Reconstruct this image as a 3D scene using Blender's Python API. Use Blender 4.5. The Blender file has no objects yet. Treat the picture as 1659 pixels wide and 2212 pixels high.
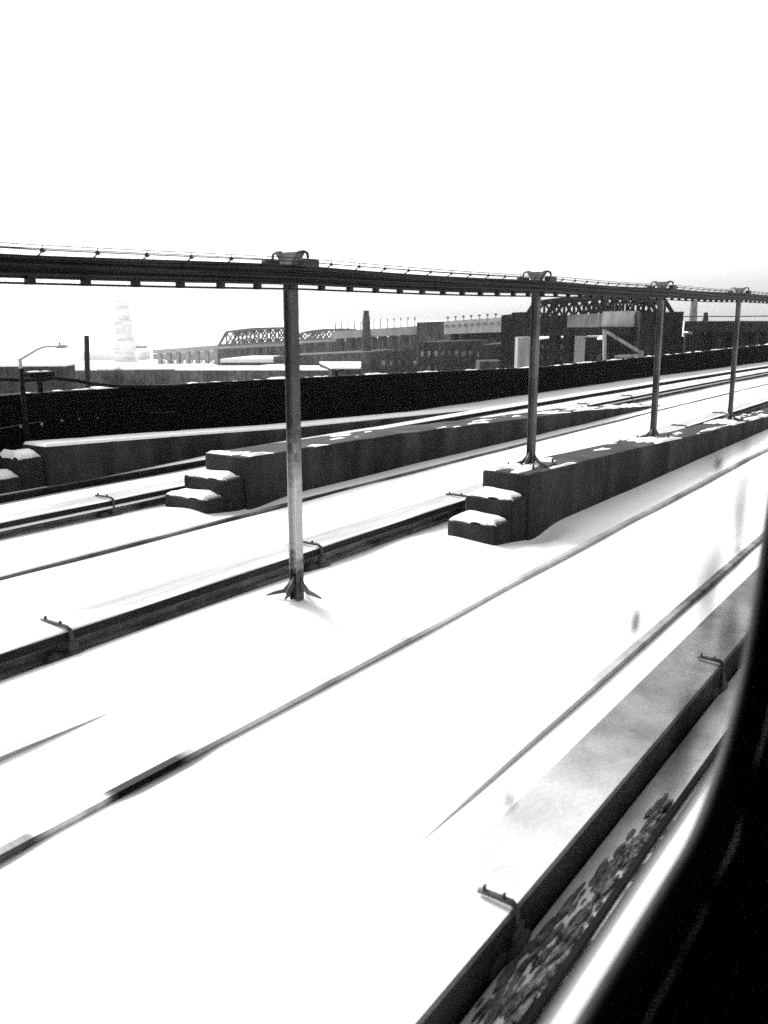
import bpy, bmesh, math, random
import numpy as np
from mathutils import Vector, noise
R_ = math.radians
random.seed(11)
S = bpy.context.scene
COL = S.collection

# ------------------------------------------------------------------ camera
# world: X runs along the tracks, Y away from the train, Z up, the camera is the origin
PITCH, YAW, FPX, CX, CY = R_(12.03), R_(33.8), 2000.0, 829.5, 1106.0
F0 = Vector((math.cos(YAW), math.sin(YAW), 0)); RT = Vector((math.sin(YAW), -math.cos(YAW), 0))
FW = F0*math.cos(PITCH) + Vector((0, 0, -math.sin(PITCH))); UP = F0*math.sin(PITCH) + Vector((0, 0, math.cos(PITCH)))
cd = bpy.data.cameras.new('camera'); cam = bpy.data.objects.new('camera', cd); COL.objects.link(cam)
cam.location = (0, 0, 0); cam.rotation_euler = (R_(90) - PITCH, 0, YAW - R_(90))
cd.sensor_fit = 'HORIZONTAL'; cd.sensor_width = 36; cd.lens = 36*FPX/1659
cd.clip_start = 0.05; cd.clip_end = 6000
cd.dof.use_dof = True; cd.dof.focus_distance = 12; cd.dof.aperture_fstop = 3.4
S.camera = cam

def ray(x, y):
    return RT*((x - CX)/FPX) - UP*((y - CY)/FPX) + FW
def onY(x, y, Y):
    r = ray(x, y); return r*(Y/r.y)
def onZ(x, y, z):
    r = ray(x, y); return r*(z/r.z)
def far(x, y, D):                       # a point D metres off, measured along the level forward direction
    r = ray(x, y); return r*(D/r.dot(F0))

# ------------------------------------------------------------------ world, sun, exposure
SUN_AZ, SUN_EL = R_(78), R_(38)         # measured from +X towards +Y
w = bpy.data.worlds.new('World'); S.world = w; w.use_nodes = True
nt = w.node_tree; nt.nodes.clear()
o_ = nt.nodes.new('ShaderNodeOutputWorld'); bg = nt.nodes.new('ShaderNodeBackground')
sky = nt.nodes.new('ShaderNodeTexSky'); sky.sky_type = 'NISHITA'; sky.sun_disc = False
sky.sun_elevation = SUN_EL; sky.sun_rotation = R_(90) - SUN_AZ; sky.dust_density = 4; sky.air_density = 1.0
bw = nt.nodes.new('ShaderNodeRGBToBW')
nt.links.new(sky.outputs[0], bw.inputs[0]); nt.links.new(bw.outputs[0], bg.inputs[0]); nt.links.new(bg.outputs[0], o_.inputs[0])
bg.inputs[1].default_value = 0.15
sl = bpy.data.lights.new('sun', 'SUN'); sl.energy = 1.5; sl.angle = R_(18); sl.color = (1, 1, 1)
so = bpy.data.objects.new('sun', sl); COL.objects.link(so)
d = Vector((math.cos(SUN_AZ)*math.cos(SUN_EL), math.sin(SUN_AZ)*math.cos(SUN_EL), math.sin(SUN_EL)))
so.rotation_euler = d.to_track_quat('Z', 'Y').to_euler(); so.location = d*50
S.view_settings.view_transform = 'Standard'; S.view_settings.look = 'None'
S.view_settings.exposure = 1.5; S.view_settings.gamma = 1
S.render.engine = 'CYCLES'
S.cycles.use_denoising = False
S.cycles.max_bounces = 6; S.cycles.volume_bounces = 1
S.cycles.sample_clamp_indirect = .3; S.cycles.sample_clamp_direct = .8

# ------------------------------------------------------------------ materials
def mat(name, c0, c1=None, scale=4.0, rough=0.8, metal=0.0, bump=0.0, bscale=None, stretch=(1, 1, 1), detail=6, grain=0.0, spec=0.3, lo=0.35, hi=0.65):
    m = bpy.data.materials.new(name); m.use_nodes = True
    n = m.node_tree; L = n.links; b = n.nodes['Principled BSDF']
    b.inputs['Roughness'].default_value = rough; b.inputs['Metallic'].default_value = metal
    b.inputs['Specular IOR Level'].default_value = spec
    tc = n.nodes.new('ShaderNodeTexCoord'); mp = n.nodes.new('ShaderNodeMapping'); mp.inputs['Scale'].default_value = stretch
    L.new(tc.outputs['Object'], mp.inputs[0])
    c1 = c0 if c1 is None else c1
    nz = n.nodes.new('ShaderNodeTexNoise'); nz.inputs['Scale'].default_value = scale; nz.inputs['Detail'].default_value = detail
    nz.inputs['Roughness'].default_value = 0.6
    L.new(mp.outputs[0], nz.inputs['Vector'])
    cr = n.nodes.new('ShaderNodeValToRGB'); cr.color_ramp.elements[0].position = lo; cr.color_ramp.elements[1].position = hi
    cr.color_ramp.elements[0].color = (c0, c0, c0, 1); cr.color_ramp.elements[1].color = (c1, c1, c1, 1)
    L.new(nz.outputs[0], cr.inputs[0])
    out = cr.outputs[0]
    if grain:
        g = n.nodes.new('ShaderNodeTexNoise'); g.inputs['Scale'].default_value = 180; g.inputs['Detail'].default_value = 2
        L.new(tc.outputs['Object'], g.inputs['Vector'])
        mr = n.nodes.new('ShaderNodeMapRange'); mr.inputs['From Min'].default_value = .3; mr.inputs['From Max'].default_value = .7
        mr.inputs['To Min'].default_value = 1 - grain; mr.inputs['To Max'].default_value = 1 + grain
        L.new(g.outputs[0], mr.inputs[0])
        mx = n.nodes.new('ShaderNodeMix'); mx.data_type = 'RGBA'; mx.blend_type = 'MULTIPLY'; mx.inputs[0].default_value = 1
        L.new(out, mx.inputs[6]); L.new(mr.outputs[0], mx.inputs[7]); out = mx.outputs[2]
    L.new(out, b.inputs['Base Color'])
    if bump:
        b2 = n.nodes.new('ShaderNodeTexNoise'); b2.inputs['Scale'].default_value = bscale or scale*4; b2.inputs['Detail'].default_value = 5
        L.new(mp.outputs[0], b2.inputs['Vector'])
        bp = n.nodes.new('ShaderNodeBump'); bp.inputs['Strength'].default_value = bump; bp.inputs['Distance'].default_value = 0.02
        L.new(b2.outputs[0], bp.inputs['Height']); L.new(bp.outputs[0], b.inputs['Normal'])
    return m
M = {}
M['snow'] = mat('snow', .82, .9, 1.2, .9, bump=.15, bscale=9, spec=.1)
def reflection_rail():                      # bright rail with the train's dark reflection painted on in black patches
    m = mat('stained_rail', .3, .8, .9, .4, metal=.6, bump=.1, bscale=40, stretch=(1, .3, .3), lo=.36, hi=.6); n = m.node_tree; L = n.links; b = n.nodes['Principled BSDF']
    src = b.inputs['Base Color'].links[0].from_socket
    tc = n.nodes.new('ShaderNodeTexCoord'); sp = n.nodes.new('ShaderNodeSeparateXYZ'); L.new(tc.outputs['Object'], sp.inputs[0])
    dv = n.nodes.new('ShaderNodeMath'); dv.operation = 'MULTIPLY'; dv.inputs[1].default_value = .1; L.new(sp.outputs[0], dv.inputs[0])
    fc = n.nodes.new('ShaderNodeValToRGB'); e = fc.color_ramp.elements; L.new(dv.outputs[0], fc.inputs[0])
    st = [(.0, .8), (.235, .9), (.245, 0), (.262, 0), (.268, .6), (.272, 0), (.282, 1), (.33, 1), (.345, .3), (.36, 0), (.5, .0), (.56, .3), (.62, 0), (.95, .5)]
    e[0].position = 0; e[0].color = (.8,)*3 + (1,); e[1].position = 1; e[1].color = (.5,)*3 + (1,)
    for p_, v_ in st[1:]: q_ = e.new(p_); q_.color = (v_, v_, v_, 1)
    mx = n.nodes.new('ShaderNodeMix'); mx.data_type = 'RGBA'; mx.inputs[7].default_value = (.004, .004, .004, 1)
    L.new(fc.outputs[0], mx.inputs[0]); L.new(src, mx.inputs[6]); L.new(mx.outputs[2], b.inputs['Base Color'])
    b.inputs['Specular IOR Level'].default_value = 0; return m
M['stained_rail'] = reflection_rail()
def pale_band_post():                         # a paler, noisy-edged band between knee and chest height
    m = mat('worn_post', .02, .09, 1.4, .7, bump=.2, bscale=30, grain=.45); n = m.node_tree; L = n.links; b = n.nodes['Principled BSDF']
    src = b.inputs['Base Color'].links[0].from_socket
    tc = n.nodes.new('ShaderNodeTexCoord'); sp = n.nodes.new('ShaderNodeSeparateXYZ'); L.new(tc.outputs['Object'], sp.inputs[0])
    nz = n.nodes.new('ShaderNodeTexNoise'); nz.inputs['Scale'].default_value = 14; nz.inputs['Detail'].default_value = 8; L.new(tc.outputs['Object'], nz.inputs['Vector'])
    ad = n.nodes.new('ShaderNodeMath'); ad.operation = 'MULTIPLY_ADD'; ad.inputs[1].default_value = .7; L.new(nz.outputs[0], ad.inputs[0]); L.new(sp.outputs[2], ad.inputs[2])
    fc = n.nodes.new('ShaderNodeValToRGB'); e = fc.color_ramp.elements
    e[0].position = .27; e[0].color = (0, 0, 0, 1); e[1].position = .85; e[1].color = (0, 0, 0, 1)
    for p_, v_ in ((.4, .85), (.58, .9)): q_ = e.new(p_); q_.color = (v_, v_, v_, 1)
    sc = n.nodes.new('ShaderNodeMath'); sc.operation = 'MULTIPLY'; sc.inputs[1].default_value = .5; L.new(ad.outputs[0], sc.inputs[0]); L.new(sc.outputs[0], fc.inputs[0])
    mx = n.nodes.new('ShaderNodeMix'); mx.data_type = 'RGBA'; mx.inputs[7].default_value = (.62, .62, .62, 1)
    L.new(fc.outputs[0], mx.inputs[0]); L.new(src, mx.inputs[6]); L.new(mx.outputs[2], b.inputs['Base Color']); return m
M['worn_post'] = pale_band_post()
def stain(m, amt, sc=1.0, zs=.22):
    n = m.node_tree; L = n.links; b = n.nodes['Principled BSDF']; src = b.inputs['Base Color'].links[0].from_socket
    tc = n.nodes.new('ShaderNodeTexCoord'); mp = n.nodes.new('ShaderNodeMapping'); mp.inputs['Scale'].default_value = (sc, sc, zs*sc); L.new(tc.outputs['Object'], mp.inputs[0])
    nz = n.nodes.new('ShaderNodeTexNoise'); nz.inputs['Scale'].default_value = 2.2; nz.inputs['Detail'].default_value = 4; L.new(mp.outputs[0], nz.inputs['Vector'])
    mr = n.nodes.new('ShaderNodeMapRange'); mr.inputs['From Min'].default_value = .38; mr.inputs['From Max'].default_value = .6; mr.inputs['To Min'].default_value = 1 - amt; mr.inputs['To Max'].default_value = 1.15
    L.new(nz.outputs[0], mr.inputs[0])
    mx = n.nodes.new('ShaderNodeMix'); mx.data_type = 'RGBA'; mx.blend_type = 'MULTIPLY'; mx.inputs[0].default_value = 1
    L.new(src, mx.inputs[6]); L.new(mr.outputs[0], mx.inputs[7]); L.new(mx.outputs[2], b.inputs['Base Color'])
M['packed_snow'] = mat('packed_snow', .45, .7, 3, .9, bump=.3, bscale=20, grain=.2)  # snow and ice greyed in the colour for the shade on them
def snowed(name, c0, c1, a, b_, metal=0):   # a surface whose dusting of snow thins out along its length
    m = mat(name, c0, c1, 3, .6 if metal else .8, metal, bump=.2, bscale=30, grain=.3); n = m.node_tree; L = n.links; b = n.nodes['Principled BSDF']
    src = b.inputs['Base Color'].links[0].from_socket
    tc = n.nodes.new('ShaderNodeTexCoord'); sp = n.nodes.new('ShaderNodeSeparateXYZ'); L.new(tc.outputs['Object'], sp.inputs[0])
    nz = n.nodes.new('ShaderNodeTexNoise'); nz.inputs['Scale'].default_value = 2.5; nz.inputs['Detail'].default_value = 8; L.new(tc.outputs['Object'], nz.inputs['Vector'])
    ad = n.nodes.new('ShaderNodeMath'); ad.operation = 'MULTIPLY_ADD'; ad.inputs[1].default_value = 2.4; L.new(nz.outputs[0], ad.inputs[0]); L.new(sp.outputs[0], ad.inputs[2])
    mr = n.nodes.new('ShaderNodeMapRange'); mr.inputs['From Min'].default_value = a; mr.inputs['From Max'].default_value = b_; mr.interpolation_type = 'SMOOTHSTEP'; L.new(ad.outputs[0], mr.inputs[0])
    mx = n.nodes.new('ShaderNodeMix'); mx.data_type = 'RGBA'; mx.inputs[6].default_value = (.85, .85, .85, 1)
    L.new(mr.outputs[0], mx.inputs[0]); L.new(src, mx.inputs[7]); L.new(mx.outputs[2], b.inputs['Base Color']); return m
M['snowed_board'] = snowed('snowed_board', .1, .2, 9.3, 12.4)
M['snowed_rail'] = snowed('snowed_rail', .05, .3, 4.2, 9.0, .6)
M['concrete'] = mat('wet_concrete', .018, .042, 1.6, .85, bump=.35, bscale=26, grain=.45, spec=.15)
M['parapet'] = mat('sooty_concrete', .0015, .004, 1.2, .9, bump=.3, bscale=12, spec=.05)
M['rail'] = mat('rail_steel', .02, .75, .8, .38, metal=.7, bump=.1, bscale=40, stretch=(1, .3, .3), lo=.36, hi=.58)
M['thin_rail'] = mat('worn_rail', .008, .16, 1.1, .5, metal=.4, bump=.1, bscale=40, stretch=(1, .3, .3), lo=.38, hi=.65)
M['dark_rail'] = mat('rusted_rail', .003, .012, 3, .8, bump=.2, grain=.3, spec=.1)
M['rail_web'] = mat('contact_rail_side', .03, .22, 2.2, .6, bump=.3, bscale=30, stretch=(1, 5, 5), grain=.4)
M['board_top'] = mat('weathered_board', .28, .5, 3, .85, bump=.3, bscale=30, stretch=(.3, 4, 4), grain=.2)
M['board_dark'] = mat('dark_board', .006, .022, 2, .8, stretch=(.4, 3, 3), grain=.3, spec=.1)
M['bracket'] = mat('bracket_iron', .03, .08, 8, .7, bump=.3, grain=.3)
M['post'] = mat('galvanised_post', .018, .2, 1.4, .6, bump=.2, bscale=30, stretch=(1, 1, .6), grain=.45, lo=.3, hi=.75)
M['cap'] = mat('galvanised_cap', .06, .22, 9, .6, bump=.2, grain=.3)
M['clamp'] = mat('clamp_iron', .012, .03, 6, .7, grain=.3)
M['cable'] = mat('black_cable', .003, .016, 1.3, .6, stretch=(.6, 1, 1), grain=.3, spec=.2)
M['black'] = mat('black_rubber', .004, .01, 5, .85, spec=.1)
M['frame_edge'] = mat('window_gasket', .008, .02, 12, .7, spec=.3)
M['trim'] = mat('worn_metal_trim', .1, .5, 7, .5, metal=.6)
M['interior'] = mat('dark_interior', .003, .006, 3, .9, spec=.02)
M['ballast'] = mat('ballast_clumps', .03, .2, 14, .9, bump=.6, grain=.5)
M['glass_dot'] = mat('glazed_porcelain', .1, .25, 9, .3)
M['lampgrey'] = mat('painted_lamp_arm', .3, .45, 5, .6)  # lamp arm and head paler than the pole, overexposure put into the colour
M['far_steel'] = mat('far_steel', .05, .1, .3, .8)  # lighter than the near steel, part of the haze is in this colour
M['near_steel'] = mat('near_steel', .008, .022, .5, .8, spec=.1)
M['near_panel'] = mat('corrugated_panel', .1, .28, .5, .8, stretch=(3, 3, .5))
M['pale_panel'] = mat('pale_windscreen_panel', .3, .5, .5, .8, stretch=(3, 3, .5))
M['far_concrete'] = mat('far_concrete', .22, .34, .2, .9)  # lightened to carry some of the distance haze in its colour
M['pale_tower'] = mat('pale_tower', .68, .95, 1.0, .9, stretch=(.12, .12, .7), lo=.42, hi=.55)  # haze over the tower painted in as near-white colour
M['dark_brick'] = mat('dark_brick', .014, .04, .5, .9, spec=.1)
M['mid_brick'] = mat('weathered_brick', .045, .1, .3, .9, spec=.1)
M['white_wall'] = mat('white_render', .75, .9, .4, .9)
M['bark'] = mat('wet_bark', .01, .03, 3, .9, spec=.05)
M['window'] = mat('dark_window', .01, .02, 1, .3)

for k_ in ('concrete', 'dark_brick', 'mid_brick', 'near_steel', 'cable'): stain(M[k_], .55)
stain(M['post'], .5, .6, 1.2)
# smears of dried dirt on the window: faint, soft edged, thin
def dirt_mat(name, dens, scale, a=.35, b_=.6):
    m = bpy.data.materials.new(name); m.use_nodes = True; n = m.node_tree; L = n.links
    b = n.nodes['Principled BSDF']; b.inputs['Base Color'].default_value = (.02, .02, .02, 1); b.inputs['Roughness'].default_value = 1
    b.inputs['Specular IOR Level'].default_value = 0
    tc = n.nodes.new('ShaderNodeTexCoord')
    sub = n.nodes.new('ShaderNodeVectorMath'); sub.operation = 'MULTIPLY_ADD'
    sub.inputs[1].default_value = (2, 0, 2); sub.inputs[2].default_value = (-1, 0, -1)
    L.new(tc.outputs['Generated'], sub.inputs[0])
    ln = n.nodes.new('ShaderNodeVectorMath'); ln.operation = 'LENGTH'; L.new(sub.outputs[0], ln.inputs[0])
    mr = n.nodes.new('ShaderNodeMapRange'); mr.interpolation_type = 'SMOOTHSTEP'
    mr.inputs['From Min'].default_value = 1.0; mr.inputs['From Max'].default_value = .15
    mr.inputs['To Min'].default_value = 0; mr.inputs['To Max'].default_value = dens
    L.new(ln.outputs['Value'], mr.inputs[0])
    nz = n.nodes.new('ShaderNodeTexNoise'); nz.inputs['Scale'].default_value = scale; nz.inputs['Detail'].default_value = 3
    L.new(tc.outputs['Object'], nz.inputs['Vector'])
    m2 = n.nodes.new('ShaderNodeMapRange'); m2.inputs['From Min'].default_value = a; m2.inputs['From Max'].default_value = b_
    L.new(nz.outputs[0], m2.inputs[0])
    mu = n.nodes.new('ShaderNodeMath'); mu.operation = 'MULTIPLY'; L.new(mr.outputs[0], mu.inputs[0]); L.new(m2.outputs[0], mu.inputs[1])
    L.new(mu.outputs[0], b.inputs['Alpha'])
    return m
M['streak'] = dirt_mat('dried_dirt_streak', .5, 5, .3, .55)
M['spot'] = dirt_mat('dried_dirt_spot', .95, 5, .2, .42)

# ------------------------------------------------------------------ mesh helpers
class MB:
    def __init__(s): s.v = []; s.f = []
    def add(s, vs, fs):
        k = len(s.v); s.v += [tuple(p) for p in vs]; s.f += [tuple(i + k for i in f) for f in fs]; return s
    def box(s, x0, x1, y0, y1, z0, z1):
        return s.hexa([(x0, y0, z0), (x1, y0, z0), (x1, y1, z0), (x0, y1, z0)], [(x0, y0, z1), (x1, y0, z1), (x1, y1, z1), (x0, y1, z1)])
    def hexa(s, bot, top):
        return s.add(list(bot) + list(top), [(3, 2, 1, 0), (4, 5, 6, 7), (0, 1, 5, 4), (1, 2, 6, 5), (2, 3, 7, 6), (3, 0, 4, 7)])
    def bar(s, a, b, wd, ht=None, up=Vector((0, 0, 1))):
        a, b = Vector(a), Vector(b); ht = ht or wd; t = (b - a).normalized()
        u = t.cross(up)
        if u.length < 1e-3: u = t.cross(Vector((1, 0, 0)))
        u.normalize(); v = u.cross(t).normalized(); u *= wd/2; v *= ht/2
        return s.hexa([a - u - v, a + u - v, a + u + v, a - u + v], [b - u - v, b + u - v, b + u + v, b - u + v])
    def tube(s, pts, r, n=8, caps=True):
        pts = [Vector(p) for p in pts]; rs = r if isinstance(r, (list, tuple)) else [r]*len(pts); rings = []
        ref = Vector((0, 0, 1)) if abs((pts[-1] - pts[0]).normalized().z) < .9 else Vector((1, 0, 0))
        for i, p in enumerate(pts):
            t = (pts[min(i + 1, len(pts) - 1)] - pts[max(i - 1, 0)]).normalized()
            u = t.cross(ref).normalized(); v = t.cross(u).normalized()
            rings.append([p + (u*math.cos(a) + v*math.sin(a))*rs[i] for a in [2*math.pi*k/n for k in range(n)]])
        vs = [q for rg in rings for q in rg]
        fs = [(i*n + k, i*n + (k + 1) % n, (i + 1)*n + (k + 1) % n, (i + 1)*n + k) for i in range(len(pts) - 1) for k in range(n)]
        if caps: fs += [tuple(range(n)), tuple(range((len(pts) - 1)*n, len(pts)*n))]
        return s.add(vs, fs)
    def sweep(s, prof, path):            # prof: (dY, dZ) outline, path: points; section kept in the YZ plane
        n = len(prof); vs = [(p[0], p[1] + a, p[2] + b) for p in path for a, b in prof]
        fs = [(i*n + k, i*n + (k + 1) % n, (i + 1)*n + (k + 1) % n, (i + 1)*n + k) for i in range(len(path) - 1) for k in range(n)]
        fs += [tuple(range(n)), tuple(range((len(path) - 1)*n, len(path)*n))]
        return s.add(vs, fs)
    def blob(s, c, rx, ry, rz, seed=0, jig=.2, n=10, m=6):
        rnd = random.Random(seed); vs = []
        for i in range(m + 1):
            th = math.pi*i/m
            for k in range(n):
                ph = 2*math.pi*k/n; q = 1 + (rnd.random() - .5)*jig
                vs.append((c[0] + rx*q*math.sin(th)*math.cos(ph), c[1] + ry*q*math.sin(th)*math.sin(ph), c[2] + rz*q*math.cos(th)))
        fs = [(i*n + k, i*n + (k + 1) % n, (i + 1)*n + (k + 1) % n, (i + 1)*n + k) for i in range(m) for k in range(n)]
        return s.add(vs, fs)
    def build(s, name, m, parent=None, smooth=False, bevel=0, origin=None):
        me = bpy.data.meshes.new(name); og = Vector(origin or (0, 0, 0))
        me.from_pydata([tuple(Vector(p) - og) for p in s.v], [], s.f); me.validate()
        b = bmesh.new(); b.from_mesh(me); bmesh.ops.remove_doubles(b, verts=b.verts, dist=1e-6)
        bmesh.ops.recalc_face_normals(b, faces=b.faces); b.to_mesh(me); b.free()
        me.materials.append(m)
        if smooth:
            for p in me.polygons: p.use_smooth = True
        o = bpy.data.objects.new(name, me); COL.objects.link(o); o.location = og
        if parent: o.parent = parent; o.location = og
        if bevel:
            md = o.modifiers.new('bevel', 'BEVEL'); md.width = bevel; md.segments = 3; md.limit_method = 'ANGLE'; md.angle_limit = R_(40)
        return o
def tag(o, label=None, cat=None, group=None, kind=None):
    for k, v in (('label', label), ('category', cat), ('group', group), ('kind', kind)):
        if v: o[k] = v
    return o
def thing(name, loc, label, cat, group=None, kind=None):
    o = bpy.data.objects.new(name, None); COL.objects.link(o); o.location = loc; o.empty_display_size = .2
    return tag(o, label, cat, group, kind)
def copy_tree(o, parent=None):
    c = o.copy(); COL.objects.link(c); c.parent = parent
    for ch in [k for k in bpy.data.objects if k.parent == o]: copy_tree(ch, c)
    return c
def lerp(tab, x):
    if x <= tab[0][0]: return tab[0][1]
    for (a, p), (b, q) in zip(tab, tab[1:]):
        if x <= b: return p + (q - p)*(x - a)/(b - a)
    return tab[-1][1]
def bend(s, Y):                          # the tracks curve gently to the right further on
    k = .00008*max(Y - 2.0, 0); t = max(s, 0)
    return Y - k*(t*t if t < 60 else 3600 + 120*(t - 60))
def path(Y, z, s0, s1, step=1.0):
    n = max(1, int((s1 - s0)/step)); out = []
    for i in range(n + 1):
        s = s0 + (s1 - s0)*i/n; out.append((s, bend(s, Y), z(s) if callable(z) else z))
    return out
def smooth(a, b, x):
    t = np.clip((x - a)/(b - a), 0, 1); return t*t*(3 - 2*t)

# ------------------------------------------------------------------ setting: street level, viaduct deck, snow on the deck
GZ = -21.0
n = 24; vs = []; fs = []
for i in range(n + 1):
    for j in range(n + 1):
        x = -600 + 3600*i/n; y = -1500 + 4500*j/n; vs.append((x, y, GZ + .3*noise.noise(Vector((x*.01, y*.01, 0)))))
fs = [(i*(n + 1) + j, (i + 1)*(n + 1) + j, (i + 1)*(n + 1) + j + 1, i*(n + 1) + j + 1) for i in range(n) for j in range(n)]
tag(MB().add(vs, fs).build('ground', M['snow']), kind='structure')
m = MB(); pa = path(13.3, 0, -30, 140, 5)
for a, b in zip(pa, pa[1:]):
    m.hexa([(a[0], -7, -4.2), (b[0], -7, -4.2), (b[0], b[1], -4.2), (a[0], a[1], -4.2)], [(a[0], -7, -2.75), (b[0], -7, -2.75), (b[0], b[1], -2.75), (a[0], a[1], -2.75)])
tag(m.build('viaduct_deck', M['concrete']), kind='structure')

def snow_z(s, Y):
    """height of the snow blanket; s, Y numpy arrays (Y before the bend)"""
    z = np.full_like(s, -2.425)
    def nz(fx, fy, amp, off): return amp*(np.sin(s*fx + off + 1.7*np.sin(Y*fy*.7 + off)) * np.cos(Y*fy + off*2 + .8*np.sin(s*fx*.6)))
    z += nz(.9, 1.3, .006, .3) + nz(2.1, 3.1, .004, 1.9) + nz(.35, .8, .008, 4)
    # drift that buries the low kerb before the first bench wall
    ridge = np.exp(-((Y - 4.7)/np.where(Y < 4.7, .62, .36))**2)
    z += .17*ridge*(1 - smooth(7.6, 9.0, s))*(.82 + .18*smooth(1.5, 5, s))
    z -= .09*np.exp(-((Y - 4.22)/.22)**2)*np.exp(-((s - 9.45)/.42)**2)
    z += .05*np.exp(-((Y - 4.95)/.35)**2)*np.exp(-((s - 8.2)/.5)**2)
    # drifts at the second and third bench wall
    z += .09*np.exp(-((Y - 8.45)/.35)**2)*(1 - smooth(7.5, 8.7, s))
    z -= .08*np.exp(-((Y - 8.0)/.25)**2)*np.exp(-((s - 8.9)/.6)**2)
    z -= .07*np.exp(-((Y - 11.65)/.35)**2)*(1 - smooth(9.0, 13, s))
    z += .05*smooth(12.2, 12.6, Y)
    z += .055*np.exp(-((Y - 11.45)/.25)**2)*smooth(8.8, 11, s)
    # running rails melt a shallow groove
    for r, dp, wd in ((2.07, .012, .09), (3.58, .012, .09), (6.2, -.03, .1), (7.68, .01, .09), (9.5, -.02, .1), (10.93, .035, .12)):
        z -= dp*np.exp(-((Y - r)/wd)**2)
    z += .022*np.exp(-((Y - 2.07)/.16)**2)*(1 - smooth(2.4, 4.2, s))
    z -= .02*np.exp(-((Y - 3.53)/.05)**2)*(smooth(2.75, 3.0, s)*(1 - smooth(3.3, 3.6, s)) + (1 - smooth(2.1, 2.5, s)))  # deeper dips bare the rail side where the train's dark reflection is imitated
    # contact rail troughs
    for r, dp in ((1.25, .03), (5.5, .03), (9.2, .03)):
        z -= dp*np.exp(-((Y - r - .02)/.13)**2)
    z += .045*np.exp(-((Y - 5.25)/.22)**2)*(1 - smooth(5, 8, s))
    # wind scour in front of the train
    z += .05*np.exp(-((Y - .85)/.18)**2)
    return z
sx = np.concatenate([np.arange(-8, 0, .4), np.arange(0, 14, .05), np.arange(14, 30, .12), np.arange(30, 60, .6), np.arange(60, 141, 3)])
sy = np.concatenate([np.arange(-6.5, .6, .4), np.arange(.6, 6.6, .04), np.arange(6.6, 13.01, .08)])
GS, GY = np.meshgrid(sx, sy, indexing='ij'); GZs = snow_z(GS, GY)
kk = .00008*np.maximum(GY - 2.0, 0); tt = np.maximum(GS, 0); GYb = GY - kk*np.where(tt < 60, tt*tt, 3600 + 120*(tt - 60))
nx, ny = GS.shape; idx = np.arange(nx*ny).reshape(nx, ny)
q = np.stack([idx[:-1, :-1], idx[1:, :-1], idx[1:, 1:], idx[:-1, 1:]], -1).reshape(-1, 4)
me = bpy.data.meshes.new('snow'); me.from_pydata(np.stack([GS, GYb, GZs], -1).reshape(-1, 3).tolist(), [], q.tolist())
me.materials.append(M['snow'])
for p in me.polygons: p.use_smooth = True
o = bpy.data.objects.new('snow', me); COL.objects.link(o); tag(o, 'smooth white snow lying over the tracks of the viaduct', kind='structure')

# ------------------------------------------------------------------ running rails
RAILP = [(-.07, 0), (.07, 0), (.07, .015), (.012, .03), (.012, .115), (.036, .125), (.036, .148), (.028, .155), (-.028, .155), (-.036, .148), (-.036, .125), (-.012, .115), (-.012, .03), (-.07, .015)]
def rail(Y, top, s0, s1, m, label):
    o = MB().sweep(RAILP, path(Y, (lambda s: top(s) - .155) if callable(top) else top - .155, s0, s1, .3)).build('running_rail', m)
    return tag(o, label, 'rail', 'running rails in the snow')
rail(2.07, lambda s: -2.398 - .035*float(1 - smooth(2.4, 4.6, s)), -6, 60, M['snowed_rail'], 'running rail nearest the train, fading under snow beside the dark contact rail')
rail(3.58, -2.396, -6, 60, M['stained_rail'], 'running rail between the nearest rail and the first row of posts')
rail(7.68, -2.405, -6, 110, M['thin_rail'], 'thin dark running rail in the snow between the two stepped bench walls')
rail(11.0, -2.352, -6, 110, M['dark_rail'], 'thick black running rail along the foot of the farthest bench wall')
tag(MB().sweep([(-.05, 0), (.05, 0), (.05, .08), (-.05, .08)], path(4.3, lambda s: -2.380 - .0085*s + .01*math.sin(s*3), 0, 4.2, .2)).build('timber_kerb', M['board_top']),
    'buried timber kerb just showing through the snow left of the first post', 'kerb')

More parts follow.
